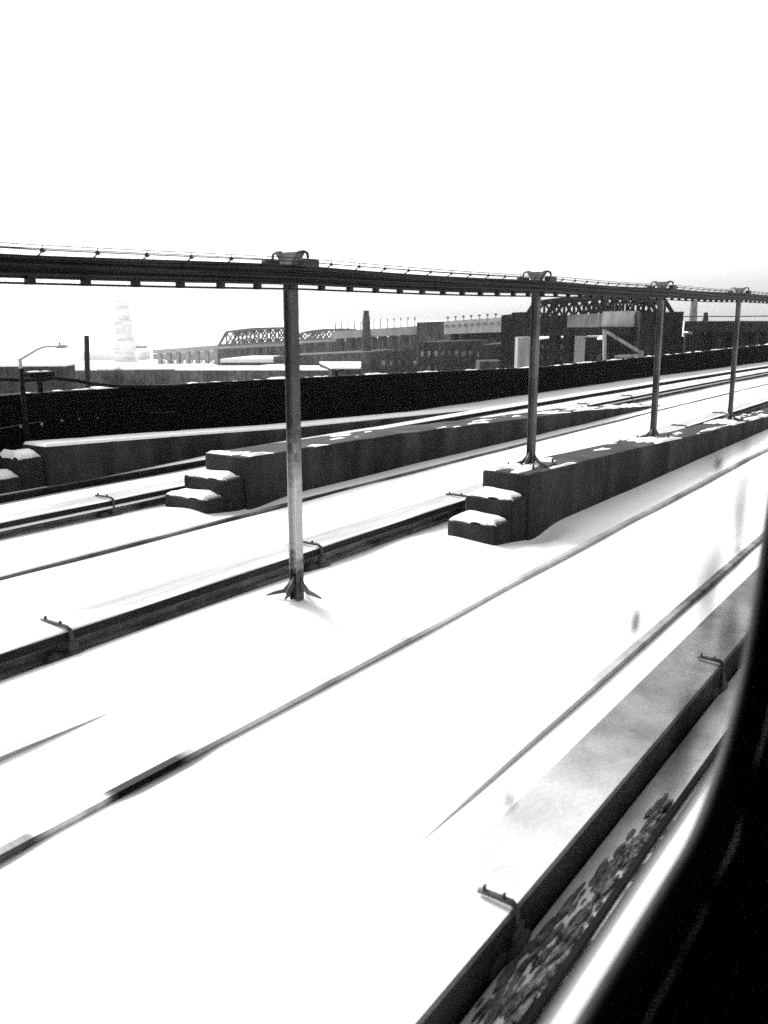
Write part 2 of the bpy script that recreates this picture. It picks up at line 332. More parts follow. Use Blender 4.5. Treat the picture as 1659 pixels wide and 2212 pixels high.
# ------------------------------------------------------------------ contact rails with cover boards
def hook_mb():                           # a cast arm that rises in front of the rail and reaches back over the board
    m = MB()
    m.tube([(0, -.17, -.27), (0, -.168, -.12), (0, -.165, -.01), (0, -.155, .022), (0, -.12, .04), (0, .1, .044), (0, .17, .04)], [.022, .019, .017, .016, .015, .013, .012], 8)
    m.box(-.07, .07, -.24, -.06, -.3, -.2)
    m.blob((0, -.15, -.2), .12, .09, .07, 3, .3)
    m.blob((-.12, -.14, -.17), .1, .05, .05, 4, .4)
    m.tube([(0, .12, .04), (0, .12, .075)], .012, 6); m.tube([(0, -.05, .045), (0, -.05, .07)], .012, 6); m.box(-.04, .04, -.19, -.15, -.16, -.06)
    return m
HOOK = None
def contact_rail(Y, s0, s1, hooks, label, top=-2.255, near=False, ledge=False, wide=0):
    global HOOK
    t = thing('contact_rail', (s0, Y, -2.45), label, 'contact rail', 'contact rails under cover boards')
    off = Vector((s0, Y, -2.45))
    def B(mb, name, m, **k):
        mb.v = [(p[0] - off.x, p[1] - off.y, p[2] - off.z) for p in mb.v]; return mb.build(name, m, t, **k)
    B(MB().sweep([(-.06, 0), (.06, 0), (.06, .02), (.015, .035), (.015, .07), (.04, .08), (.04, .115), (-.04, .115), (-.04, .08), (-.015, .07), (-.015, .035), (-.06, .02)],
                 path(Y - .03, top - .185, s0, s1, .5)), 'rail', M['rail_web'])
    B(MB().sweep([(-.108, -.055), (-.075, -.055), (-.07, -.035), (-.101, -.03), (-.101, .009), (-.108, .009)], path(Y - .03, top - .005, s0, s1, .5)), 'front_lip', M['board_dark'])
    brd = B(MB().sweep([(-.13, -.03), (.19, -.005), (.19, .03), (-.13, .004)], path(Y, top, s0, s1, .5)), 'cover_board', M['board_top'])
    B(MB().sweep([(.15, -.16), (.175, -.16), (.175, -.005), (.15, -.005)], path(Y, top, s0, s1, .5)), 'back_board', M['board_dark'])
    if near:                             # a deep fascia hangs down in front, patches of old snow on the board
        B(MB().sweep([(-.15, -.19), (-.132, -.19), (-.132, .006), (-.15, .006)], path(Y, top, s0, s1, .5)), 'fascia', M['concrete'])
        brd.data.materials[0] = M['snowed_board']
    if ledge:
        B(MB().sweep([(-.19, -.075), (-.1, -.075), (-.1, -.055), (-.19, -.06)], path(Y, top, s0, s1, .5)), 'ledge', M['snow'])
    if not near:
        m = MB(); pts = path(Y, top, s0, s1, .12); row = []
        for k, p in enumerate(pts):
            wv = .012*math.sin(p[0]*2.3) + .006*math.sin(p[0]*9.1)
            h = .008 + .003*math.sin(p[0]*3.7 + Y); xt = .25*float(1 - smooth(wide - .9, wide + .9, p[0] + .5*math.sin(p[0]*2.9)))
            row.append([(p[0], p[1] - .128, p[2] + .004), (p[0], p[1] - .12, p[2] + h + .004), (p[0], p[1] - .09, p[2] + h + .008), (p[0], p[1] - .055 + wv + xt, p[2] + .008 + xt*.13)])
        vs = [q for r in row for q in r]
        fs = [(i*4 + j, (i + 1)*4 + j, (i + 1)*4 + j + 1, i*4 + j + 1) for i in range(len(row) - 1) for j in range(3)]
        m.add(vs, fs); B(m, 'snow_strip', M['snow'], smooth=True)
    for h in hooks:
        if HOOK is None:
            b = hook_mb().build('bracket', M['bracket'], t, smooth=True); HOOK = b.copy(); HOOK.parent = None
        else:
            b = HOOK.copy(); COL.objects.link(b); b.parent = t
        b.location = Vector((h, bend(h, Y) + (-.07 if near else 0), top)) - off
        if near: b.scale = (1.1, .5, .85)
    return t
contact_rail(1.48, -6, 60, [.9, 2.9, 5.95, 9.0, 12.1, 15.2], 'blurred dark contact rail and cover board closest to the train window', top=-2.24, near=True)
contact_rail(5.55, -6, 60, [1.0, 4.0, 6.93, 9.9, 12.9, 15.9, 18.9, 21.9], 'black contact rail with a snow strip passing behind the nearest post', top=-2.235, wide=4.6)
contact_rail(9.2, -6, 110, [1.5, 4.5, 7.45, 10.4, 13.4, 16.4, 19.4, 22.4, 25.4], 'contact rail with pale cover board running behind the middle bench wall', top=-2.25, ledge=True, wide=5.5)

# ------------------------------------------------------------------ bench walls with steps
def bench_wall(s0, Y0, Y1, prof, steps, label, cap_fill, seed):
    t = thing('bench_wall', (s0, Y0, -2.6), label, 'wall', 'stepped bench walls between the tracks'); off = Vector((s0, Y0, -2.6))
    rnd = random.Random(seed)
    def B(mb, name, m, par=None, **k):
        mb.v = [(p[0] - off.x, p[1] - off.y, p[2] - off.z) for p in mb.v]; return mb.build(name, m, par or t, **k)
    m = MB(); end = prof[-1][0]; N = 40; secs = []
    for i in range(N + 1):
        s = s0 + (end - s0)*i/N; z = lerp(prof, s) + (.006*math.sin(s*5 + seed) if 0 < i else 0)
        secs.append([(s, bend(s, Y0), -2.72), (s, bend(s, Y1), -2.72), (s, bend(s, Y1), z), (s, bend(s, Y0), z)])
    vs = [q for c in secs for q in c]
    fs = [(i*4 + k, i*4 + (k + 1) % 4, (i + 1)*4 + (k + 1) % 4, (i + 1)*4 + k) for i in range(N) for k in range(4)] + [(0, 1, 2, 3), (N*4, N*4 + 1, N*4 + 2, N*4 + 3)]
    B(m.add(vs, fs), 'wall_body', M['concrete'], bevel=.035)
    run = s0
    for a, z in steps:
        st = B(MB().box(a, run - .003, Y0 + .004, Y1 - .004, -2.72, z), 'step', M['concrete'], bevel=.03)
        # rounded pillow of snow on the tread
        g = MB(); nx_, ny_ = 26, 36; vs = []; L_ = run - a; W_ = Y1 - Y0
        for i in range(nx_ + 1):
            for j in range(ny_ + 1):
                u, v = i/nx_, j/ny_
                edge = min(1, 5*(u - .02 - .04*math.sin(v*9 + seed)))*min(1, 5*(1.02 - u))*min(1, 6*(v - .1 - .12*noise.noise(Vector((u*3, seed, 1)))- .1*max(0, noise.noise(Vector((u*9, v*9, seed))))))*min(1, 6*(1.0 - v))
                h = (.055 if Y0 < 11 else .1)*max(edge, 0)**.5*(1 + .5*noise.noise(Vector((u*2, v*2, seed)))) if edge > 0 else -.02
                vs.append((a + .01 + (L_ - .02)*u, Y0 + .01 + (W_ - .02)*v, z + h - .002))
        g.add(vs, [(i*(ny_ + 1) + j, (i + 1)*(ny_ + 1) + j, (i + 1)*(ny_ + 1) + j + 1, i*(ny_ + 1) + j + 1) for i in range(nx_) for j in range(ny_)])
        g.v = [(p[0] - off.x, p[1] - off.y, p[2] - off.z) for p in g.v]
        sc = g.build('snow_cap', M['snow'], st, smooth=True)
        run = a
    # wind-blown snow left on the top of the wall, in streaks
    g = MB(); L_ = end - s0; nx_ = int(L_/.045); ny_ = 26; vs = []
    for i in range(nx_ + 1):
        s = s0 + .012 + (L_ - .02)*i/nx_; zt = lerp(prof, s)
        for j in range(ny_ + 1):
            v = j/ny_
            a = noise.noise(Vector((s*1.1, v*3.2, seed))) + .5*noise.noise(Vector((s*3.1 + v*4, v*9, seed + 3))) + cap_fill(s, v)
            h = max(-.02, min(.035, .07*a))
            if v < .03 or v > .97 or i == 0: h = min(h, -.004)
            vs.append((s, bend(s, Y0 + .015 + (Y1 - Y0 - .03)*v), zt + h + .008*math.sin(s*5 + seed)*0))
    g.add(vs, [(i*(ny_ + 1) + j, (i + 1)*(ny_ + 1) + j, (i + 1)*(ny_ + 1) + j + 1, i*(ny_ + 1) + j + 1) for i in range(nx_) for j in range(ny_)])
    B(g, 'snow_cap', M['snow'], smooth=True)
    return t
W1 = [(9.3, -1.73), (13.5, -1.88), (16, -1.99), (19.5, -2.09), (21.6, -2.16), (27, -2.3), (34, -2.46)]
W2 = [(8.85, -1.80), (12.4, -1.87), (16.6, -2.02), (19.9, -2.12), (25.5, -2.43)]
W3 = [(8.46, -1.90), (11.3, -2.03), (13.8, -2.16), (16.9, -2.26), (21.2, -2.40), (25, -2.5)]
posts_s = [5.6, 10.0, 14.56, 19.45]
def fill1(s, v):
    a = -.55
    for p in posts_s[1:]: a += .75*math.exp(-((s - p + .05)/.8)**2)
    return a + .25*smooth(15, 20, s)
bench_wall(9.3, 4.3, 4.9, W1, [(8.93, -1.97), (8.54, -2.18)], 'near bench wall with two snowy steps carrying the three far posts', fill1, 1)
bench_wall(8.85, 8.1, 8.86, W2, [(8.49, -2.06), (8.14, -2.26)], 'middle bench wall with two snowy steps and streaky snow on top', lambda s, v: -.52 + .25*(v < .2) + .5*math.exp(-((s - 9.0)/.4)**2) + .5*smooth(16, 22, s), 2)
bench_wall(8.46, 11.7, 12.3, W3, [(8.06, -2.05), (7.66, -2.3)], 'far low bench wall under a solid strip of snow beside the black parapet', lambda s, v: .9, 3)

# ------------------------------------------------------------------ posts
def zrise(s): return .004*(s - 5)
def droop(s): return .018*max(0, min(1, (5.3 - s)/2))**1.5
def make_post(base_z, s):
    top = .455 + zrise(s); H = top - base_z
    t = thing('line_post', (s, 4.6, base_z), None, 'post', 'posts carrying the overhead cable run')
    m = MB(); a, fl = .041, .009           # H section
    for y in (-a, a - fl):
        m.box(-a, a, y, y + fl, -.15, H - .06)
    m.box(-.006, .006, -a + fl, a - fl, -.15, H - .06)
    m.build('shaft', M['post'], t)
    # flared head plate across the tracks, strap and clamps
    h = MB(); z0, z1 = H - .17, H
    pr = [(-.047, z0), (.047, z0), (.058, z1 - .07), (.1, z1 - .012), (.1, z1), (-.1, z1), (-.1, z1 - .012), (-.058, z1 - .07)]
    k = len(pr); h.add([(-.05, y, z) for y, z in pr] + [(.05, y, z) for y, z in pr], [tuple(range(k)), tuple(range(k, 2*k))] + [(i, (i + 1) % k, k + (i + 1) % k, k + i) for i in range(k)])
    h.build('head_plate', M['cap'], t)
    for sg in (-1, 1):
        st = MB().tube([(0, sg*.08, H + .002), (0, sg*.135, H + .004), (0, sg*.165, H - .008), (0, sg*.172, H - .04), (0, sg*.17, H - .065)], .012, 8).build('strap', M['cap' if sg > 0 else 'clamp'], t, smooth=True)
        MB().box(-.1, .1, sg*.17 - .035, sg*.17 + .035, H - .108, H - .055).build('clamp', M['clamp'], t, bevel=.01)
    # cast feet
    for ang, ln in ((122, .25), (172, .13), (-78, .22), (15, .17)):
        c, n_ = math.cos(R_(ang)), math.sin(R_(ang))
        MB().tube([(c*.02, n_*.02, .17), (c*.05, n_*.05, .1), (c*.1, n_*.1, .045), (c*ln*.75, n_*ln*.75, .025), (c*ln, n_*ln, .004)], [.016, .024, .022, .016, .007], 8).build('foot', M['post'], t, smooth=True)
    return t
lab = ['nearest and tallest post rising straight from the flat snow', 'post standing over the stepped end of the near bench wall',
       'third post along, in front of the right end of the near truss bridge', 'small farthest post close to the right edge, where cables meet the wall']
for i, s in enumerate(posts_s):
    bz = -2.235 if i == 0 else lerp(W1, s)
    t = make_post(bz, s); t['label'] = lab[i]
    if i == 0:
        for c_ in t.children:
            if c_.name.startswith('shaft'): c_.data.materials[0] = M['worn_post']; c_['label'] = 'shaft with paint worn pale over its lower half'
    if i:
        p = MB().box(-.3, .3, -.2, .2, -.01, .014).build('base_plate', M['concrete'], t)
        for a, b in ((-.27, -.16), (.27, -.16), (-.27, .16), (.27, .16)): MB().tube([(a, b, .01), (a, b, .065)], .013, 6).build('bolt', M['clamp'], p)

# ------------------------------------------------------------------ overhead cable run
t = thing('cable_run', (0, 4.5, 0), 'thick black bundle of cables strung along the tops of the posts', 'cable run')
S0, S1 = 1.2, 27
for k in range(8):
    z = .224 + .0175*k; m = MB(); pts = []
    for i in range(140):
        s = S0 + (S1 - S0)*i/139; pts.append((s, .012*math.sin(k*2.1 + s*.8), z + zrise(s) - droop(s)*k/7 + .003*math.sin(s*1.4 + k) - .012*math.sin(math.pi*((s - 5.6)/4.6 % 1))))
    m.tube(pts, .0125, 6).build('cable', M['cable'], t, smooth=True)
def line(y, z, r, name, m, sag=.012, n=140):
    pts = [(S0 + (S1 - S0)*i/(n - 1), y, z + zrise(S0 + (S1 - S0)*i/(n - 1)) - (droop(S0 + (S1 - S0)*i/(n - 1)) if z > .2 else 0) - sag*math.sin(math.pi*((S0 + (S1 - S0)*i/(n - 1) - 5.6)/4.6 % 1))) for i in range(n)]
    return MB().tube(pts, r, 6).build(name, m, t)
line(0, .186, .0085, 'support_bar', M['cable'])
MB().sweep([(.015, .215), (.022, .215), (.022, .31), (.015, .31)], [(S0 + .2 + (S1 - S0 - .4)*i/139, 0, zrise(S0 + .2 + (S1 - S0 - .4)*i/139) - .012*math.sin(math.pi*((S0 + .2 + (S1 - S0 - .4)*i/139 - 5.6)/4.6 % 1))) for i in range(140)]).build('tray_back', M['cable'], t)
line(-.06, .405, .0035, 'messenger_wire', M['clamp']); line(-.06, .38, .0045, 'messenger_wire', M['clamp']); line(.26, .41, .0035, 'messenger_wire', M['clamp'])
sp = .372; h0 = None; s = 3.25 - 5*sp
while s < S1:
    zz = zrise(s) - .012*math.sin(math.pi*((s - 5.6)/4.6 % 1))
    if s > S0:
        if h0 is None:
            h0 = MB().box(-.024, .024, -.02, .02, .178, .228).build('hanger', M['cable'], t); h0.location = (s, 0, zz)
            d0 = MB().tube([(0, -.06, .372), (0, -.06, .407)], .003, 5).blob((0, -.06, .378), .018, .012, .012, 2, .3).tube([(0, -.06, .374), (.0, -.01, .35)], .005, 5).build('dropper', M['clamp'], t); d0.location = (s + .05, 0, zz)
        else:
            for q_, dx in ((h0, 0), (d0, .05)):
                c = q_.copy(); COL.objects.link(c); c.location = (s + dx, 0, zz - (droop(s) if dx else 0))
    s += sp

# ------------------------------------------------------------------ black parapet, cables and fittings along it
PT = [(0, -1.17), (9, -1.2), (13, -1.26), (20, -1.42), (27, -1.6), (40, -1.58), (60, -1.45), (120, -1.45)]
PY = 12.7
t = thing('parapet_wall', (0, PY, -2.7), 'long soot black parapet along the far edge of the viaduct', 'wall')
m = MB(); secs = []; n_ = 120
for i in range(n_ + 1):
    s = -8 + 148*(i/n_)**1.5; z = lerp(PT, s); y = bend(s, PY)
    secs.append([(s, y - PY, -.2), (s, y - PY + .3, -.2), (s, y - PY + .3, z + 2.7), (s, y - PY, z + 2.7)])
vs = [q for c in secs for q in c]
m.add(vs, [(i*4 + k, i*4 + (k + 1) % 4, (i + 1)*4 + (k + 1) % 4, (i + 1)*4 + k) for i in range(n_) for k in range(4)] + [(0, 1, 2, 3), (n_*4, n_*4 + 1, n_*4 + 2, n_*4 + 3)])
m.build('wall_body', M['parapet'], t)
g = MB(); vs = []; nx_ = 900; ny_ = 6
for i in range(nx_ + 1):
    s = 2 + 110*(i/nx_)**1.6; z = lerp(PT, s) + 2.7
    for j in range(ny_ + 1):
        v = j/ny_; a = noise.noise(Vector((s*.9, 0, 7))) + .6*noise.noise(Vector((s*4, v*2, 7))) - .14
        vs.append((s, bend(s, PY) - PY + .02 + .26*v, z + max(-.02, min(.03, .07*a - (0 if .1 < v < .9 else .05)))))
g.add(vs, [(i*(ny_ + 1) + j, (i + 1)*(ny_ + 1) + j, (i + 1)*(ny_ + 1) + j + 1, i*(ny_ + 1) + j + 1) for i in range(nx_) for j in range(ny_)])
g.build('snow_cap', M['snow'], t, smooth=True)
for zz, yy in ((-.18, -.06), (-.42, -.05)):   # conduits clipped to its face
    MB().tube([(a, bend(a, PY) - PY + yy, lerp(PT, a) + 2.7 + zz + .01*math.sin(a)) for a in np.linspace(-5, 100, 160)], .03, 6).build('conduit', M['parapet'], t, smooth=True)

def pts_on(Y, px): return [onY(x, y, Y) for x, y in px]
P = pts_on(12.6, [(-200, 806), (-60, 812), (0, 819), (60, 821), (120, 817), (160, 821), (200, 829), (250, 834), (330, 835), (430, 833), (560, 832), (700, 829)])
tag(MB().tube(P, .03, 8).build('loose_cable', M['black'], smooth=True), 'thick black cable swooping along the parapet top below the street lamp', 'cable')
P = pts_on(12.62, [(40, 806), (90, 812), (130, 818), (175, 826), (230, 831)])
tag(MB().tube(P, .01, 6).build('loose_cable', M['black'], smooth=True), 'thin wire hanging down from the small box to the thick cable', 'cable')
P = pts_on(12.9, [(640, 823), (720, 815), (800, 817), (900, 812), (1000, 812), (1060, 806), (1090, 799), (1130, 803), (1250, 792), (1400, 775), (1500, 762), (1640, 743)])
tag(MB().tube(P, .035, 8).build('loose_cable', M['black'], smooth=True), 'lumpy black cable running along the parapet top under the station', 'cable')
c = onY(84, 808, 12.75)
t = thing('junction_box', c, 'small black box with snow on its lid on the left of the parapet', 'junction box')
MB().box(-.22, .24, -.08, .08, -.05, .03).build('housing', M['black'], t, bevel=.01)
MB().box(-.17, -.0, -.06, .06, .031, .05).box(.08, .17, -.05, .05, .031, .045).build('snow_cap', M['snow'], t, bevel=.012)
MB().box(-.03, .03, -.03, .03, -.36, -.05).build('stand', M['black'], t)
b0 = onY(188, 835, 12.85); tp = onY(187, 725, 12.85)
m = MB().tube([(b0.x, 12.85, -1.35), (tp.x, 12.85, tp.z)], [.052, .04], 12)
tag(m.build('stub_post', M['clamp']), 'short tapering dark post with a cut top on the left of the parapet', 'post')
c = onY(726, 822, 12.6)
m = MB().bar((c.x, c.y, c.z - .25), (c.x + .02, c.y, c.z + .2), .04).bar((c.x, c.y, c.z + .2), (c.x + .28, c.y, c.z + .23), .035)
tag(m.build('bent_bracket', M['black']), 'small black bent bracket sticking up from the parapet middle', 'bracket')
# porcelain insulators on a wire
P = pts_on(12.58, [(-60, 935), (0, 926), (45, 917), (90, 911), (133, 904), (170, 900), (210, 896), (300, 892), (420, 888)])
t = thing('insulator_wire', P[2], 'sagging wire with small pale insulators on the black parapet face', 'wire')
MB().tube([p - P[2] for p in P], .004, 5).build('wire', M['glass_dot'], t)
for k, (x, y) in enumerate([(45, 918), (90, 913), (133, 905), (170, 900), (210, 897)]):
    p = onY(x, y + 3, 12.57) - P[2]
    MB().blob(p, .028, .025, .036, k, .15).build('insulator', M['glass_dot'], t, smooth=True)
    MB().tube([p + Vector((0, 0, .04)), p + Vector((0, .1, .12))], .008, 5).build('insulator_pin', M['clamp'], t)
# street lamp on the walkway
t = thing('street_lamp', (8.75, 12.5, -2.5), 'lamp post with a long bent arm at the left edge', 'street lamp')
og = Vector((8.75, 12.5, -2.5))
MB().tube([(0, 0, 0), (0, 0, 1.7)], [.05, .038], 10).build('pole', M['black'], t, smooth=True)
a = [onY(x, y, 12.5) - og for x, y in [(27, 789), (44, 777), (62, 766), (78, 756), (92, 750), (104, 748), (122, 748)]]
a[0] = Vector((0, 0, 1.68))
MB().tube(a, [.026, .024, .02, .018, .016, .015, .014], 8).build('arm', M['lampgrey'], t, smooth=True)
MB().tube([(0, 0, 1.66), (-.01, 0, 1.85)], [.03, .026], 8).build('pole_cap', M['lampgrey'], t)
e = a[-1]; h = MB().blob((e.x + .09, e.y, e.z - .005), .12, .07, .03, 5, .02, 14, 8)
lh = h.build('lamp_head', M['lampgrey'], t, smooth=True)
MB().tube([(e.x + .06, e.y, e.z + .02), (e.x + .06, e.y, e.z + .06)], .012, 6).build('photocell', M['clamp'], lh)

# ------------------------------------------------------------------ clumps of ballast showing beside the nearest contact rail
m = MB(); rnd = random.Random(5)
for k in range(210):
    s = 2.5 + 1.8*rnd.random()**1.2; u = rnd.random(); Y = 1.14 + (.18 - .1*(s - 2.5)/1.6)*u
    r = .005 + .011*rnd.random()
    m.blob((s, Y, -2.39 + .01*rnd.random()), r*6, r*.9, r*.8, k, .6, 7, 4)
tag(m.build('ballast', M['ballast'], smooth=False), 'dark crumbly ballast showing through snow by the nearest contact rail', kind='stuff')
tag(MB().sweep([(-.012, 0), (.012, 0), (.012, .03), (-.012, .03)], path(1.12, lambda s: -2.395 + .006*math.sin(s*2.1), -4, 30, .3)).build('ground_cable', M['black']),
    'thin black cable lying in the snow between train and contact rail', 'cable')
tag(MB().sweep([(-.09, -.03), (.09, -.03), (.09, .012), (.0, .022), (-.09, .01)], path(1.225, -2.405, -4, 30, .3)).build('walk_board', M['packed_snow']),  # strip stands for the shaded snow at the contact rail's foot
    'icy grey board lying along the foot of the nearest contact rail', 'board')

# ------------------------------------------------------------------ the train we look out of
WY0, WY1 = .285, .302
def rrect(x0, x1, z0, z1, r, n=14, lean=0.0):
    out = []
    for cx, cz, a0 in ((x1 - r, z0 + r, -90), (x1 - r, z1 - r, 0), (x0 + r, z1 - r, 90), (x0 + r, z0 + r, 180)):
        for k in range(n + 1):
            a = R_(a0 + 90*k/n); x = cx + r*math.cos(a); z = cz + r*math.sin(a); out.append((x + lean*(z - z0)*(1 if x > (x0 + x1)/2 else 0), z))
    return out
def rect_like(loop, x0, x1, z0, z1):
    cx, cz = (loop[0][0] + loop[len(loop)//2][0])/2, (z0 + z1)/2; n = len(loop)//4; out = []
    cor = [(x1, z0), (x1, z1), (x0, z1), (x0, z0)]
    for q_ in range(4):
        for k in range(n): out.append(cor[q_])
    return out
def ring(m, A, B, ya, yb):                # faces between two closed loops
    n = len(A); m.add([(x, ya, z) for x, z in A] + [(x, yb, z) for x, z in B], [(i, (i + 1) % n, n + (i + 1) % n, n + i) for i in range(n)])
t = thing('train_car', (0, -1.2, -2.4), 'black inside of the train car framing the view on the right', 'train')
T0 = Vector((0, -1.2, -2.4))
def BT(mb, name, m, par=None, **k):
    mb.v = [tuple(Vector(p) - T0) for p in mb.v]; return mb.build(name, m, par or t, **k)
WX0, WX1, WZ0, WZ1 = -.95, 1.44, -.725, .62
hole = rrect(WX0, WX1, WZ0, WZ1, .27, lean=.28)
outer = rect_like(hole, -6, 6, -1.35, .95)
m = MB(); ring(m, outer, hole, WY0, WY0); ring(m, outer, hole, WY1, WY1); ring(m, hole, hole, WY0, WY1); ring(m, outer, outer, WY0, WY1)
BT(m, 'side_wall', M['interior'])
m = MB().box(-6, 6, -2.7, WY1 - .002, .952, 1.05).box(-6, 6, -2.7, WY1 - .002, -1.45, -1.352).box(-6, 6, -2.78, -2.702, -1.45, 1.05).box(-6.1, -6.002, -2.78, WY1, -1.45, 1.05).box(6.002, 6.1, -2.78, WY1, -1.45, 1.05)
BT(m, 'car_shell', M['interior'])
m = MB().box(-5.6, 5.6, -2.5, .2, -1.8, -1.453); BT(m, 'underframe', M['black'])
for x in (-4.6, -2.6, 2.6, 4.6):
    for y in (-1.95, -.45):
        BT(MB().tube([(x, y - .06, -1.98), (x, y + .06, -1.98)], .4, 20), 'wheel', M['clamp'])
wd = BT(MB(), 'window', M['black']) if False else None
def loop_off(o): return rrect(WX0 - o, WX1 + o, WZ0 - o, WZ1 + o, .27 + o, lean=.28)
m = MB(); A, B_, C_ = loop_off(.0), loop_off(-.006), loop_off(.07)
ring(m, B_, B_, .288, .296); ring(m, B_, A, .296, .302); ring(m, B_, A, .288, .284); ring(m, A, C_, .284, .262); ring(m, C_, loop_off(.1), .262, .262); ring(m, loop_off(.1), loop_off(.105), .262, .284)
win = BT(m, 'window_frame', M['frame_edge'], smooth=True)
def sub(mb, name, m_, **k):
    mb.v = [tuple(Vector(p) - T0) for p in mb.v]; return mb.build(name, m_, win, **k)
L_ = loop_off(.075); pts = [(x, .262 + .004*math.sin(i*1.3), z + .004*math.sin(i*.9)) for i, (x, z) in enumerate(L_)]
sub(MB().tube(pts + [pts[0]], .004, 6, caps=False), 'worn_trim', M['trim'], smooth=True)
# dirt dried onto the window
def smear(cx, cy, wpx, hpx, key, name, lean=0):
    c = onY(cx, cy, .294); a = onY(cx - wpx/2, cy, .294); b = onY(cx + wpx/2, cy, .294); u = onY(cx, cy - hpx/2, .294); v = onY(cx, cy + hpx/2, .294)
    hw = abs(b.x - a.x)/2; n = 20; ring_ = []
    e = (v.x - u.x)/2
    vs = []
    for k in range(n):
        th = 2*math.pi*k/n; q = math.sin(th)
        x = c.x + hw*math.cos(th) - e*q + lean*q; z = c.z + (u.z - v.z)/2*q
        vs.append((x, .294, z))
    for k in range(n): vs.append((vs[k][0], .2946, vs[k][2]))
    return sub(MB().add(vs, [tuple(range(n)), tuple(range(n, 2*n))] + [(k, (k + 1) % n, n + (k + 1) % n, n + k) for k in range(n)]), name, M[key])
smear(1528, 1200, 120, 640, 'streak', 'dirt_streak', .01)
smear(1478, 1600, 110, 460, 'streak', 'dirt_streak', .01)
smear(1600, 1080, 44, 440, 'streak', 'dirt_streak')
smear(1570, 1420, 54, 400, 'streak', 'dirt_streak')
smear(1374, 1344, 30, 84, 'spot', 'dirt_spot'); smear(1101, 1729, 28, 60, 'spot', 'dirt_spot')
smear(1596, 1187, 12, 20, 'spot', 'dirt_spot'); smear(1552, 1003, 20, 50, 'spot', 'dirt_spot')
smear(1180, 1955, 1, 1, 'spot', 'dirt_spot') if False else None

# ------------------------------------------------------------------ the city beyond, in the haze
def slab(m, L, Rr, thick):               # L, Rr: (x, y_top, y_bottom, distance); a solid seen from here between two corners
    a0, a1 = far(L[0], L[2], L[3]), far(L[0], L[1], L[3]); b0, b1 = far(Rr[0], Rr[2], Rr[3]), far(Rr[0], Rr[1], Rr[3])
    for p, r in ((a1, a0), (b1, b0)): p.x, p.y = r.x, r.y
    dv = (b0 - a0); dv.z = 0; nrm = Vector((-dv.y, dv.x, 0)).normalized()
    if nrm.dot(F0) < 0: nrm = -nrm
    nrm *= thick
    m.hexa([a0, b0, b0 + nrm, a0 + nrm], [a1, b1, b1 + nrm, a1 + nrm]); return m
def to_ground(L):                        # the y of the street below a point at distance D
    D = L[3]; return (L[0], L[1], CY - FPX*0 + 0, D)
def building(L, Rr, thick, mt, label, name='building', snow=True, wins=None, cat='building', group=None):
    """a block whose foot is on the street; L, Rr = (x, y_top, distance)"""
    lat = .3*abs(Rr[0] - L[0])*L[2]/FPX
    Rr = (Rr[0], Rr[1], max(L[2] - lat, min(L[2] + lat, Rr[2])))
    a1, b1 = far(L[0], L[1], L[2]), far(Rr[0], Rr[1], Rr[2]); base = Vector((a1.x, a1.y, GZ))
    dv = (b1 - a1); dv.z = 0; ln = dv.length; ux = dv.normalized(); nrm = Vector((-ux.y, ux.x, 0))
    if nrm.dot(F0) < 0: nrm = -nrm
    t = thing(name, base, label, cat, group)
    q = lambda u, v, z: tuple(ux*u + nrm*v + Vector((0, 0, z - GZ)))
    MB().hexa([q(0, 0, GZ), q(ln, 0, GZ), q(ln, thick, GZ), q(0, thick, GZ)], [q(0, 0, a1.z), q(ln, 0, b1.z), q(ln, thick, b1.z), q(0, thick, a1.z)]).build('wall', M[mt], t)
    if snow:
        h = snow if not isinstance(snow, bool) else .18
        MB().hexa([q(-.2, -.2, a1.z + .004), q(ln + .2, -.2, b1.z + .004), q(ln + .2, thick, b1.z + .004), q(-.2, thick, a1.z + .004)],
                  [q(-.2, -.2, a1.z + h), q(ln + .2, -.2, b1.z + h), q(ln + .2, thick, b1.z + h), q(-.2, thick, a1.z + h)]).build('roof_snow', M['snow'], t)
    if wins:
        nc, nr, ww, wh, dz = wins
        for r in range(nr):
            for c in range(nc):
                u = ln*(c + .5)/nc; z = min(a1.z, b1.z) - dz*(r + .7)
                MB().box(0, 1, 0, 1, 0, 1) and MB().hexa([q(u - ww/2, -.06, z - wh/2), q(u + ww/2, -.06, z - wh/2), q(u + ww/2, .1, z - wh/2), q(u - ww/2, .1, z - wh/2)],
                     [q(u - ww/2, -.06, z + wh/2), q(u + ww/2, -.06, z + wh/2), q(u + ww/2, .1, z + wh/2), q(u - ww/2, .1, z + wh/2)])  .build('window', M['near_panel' if mt == 'dark_brick' else 'window'], t)
    return t, q, ln, a1, b1
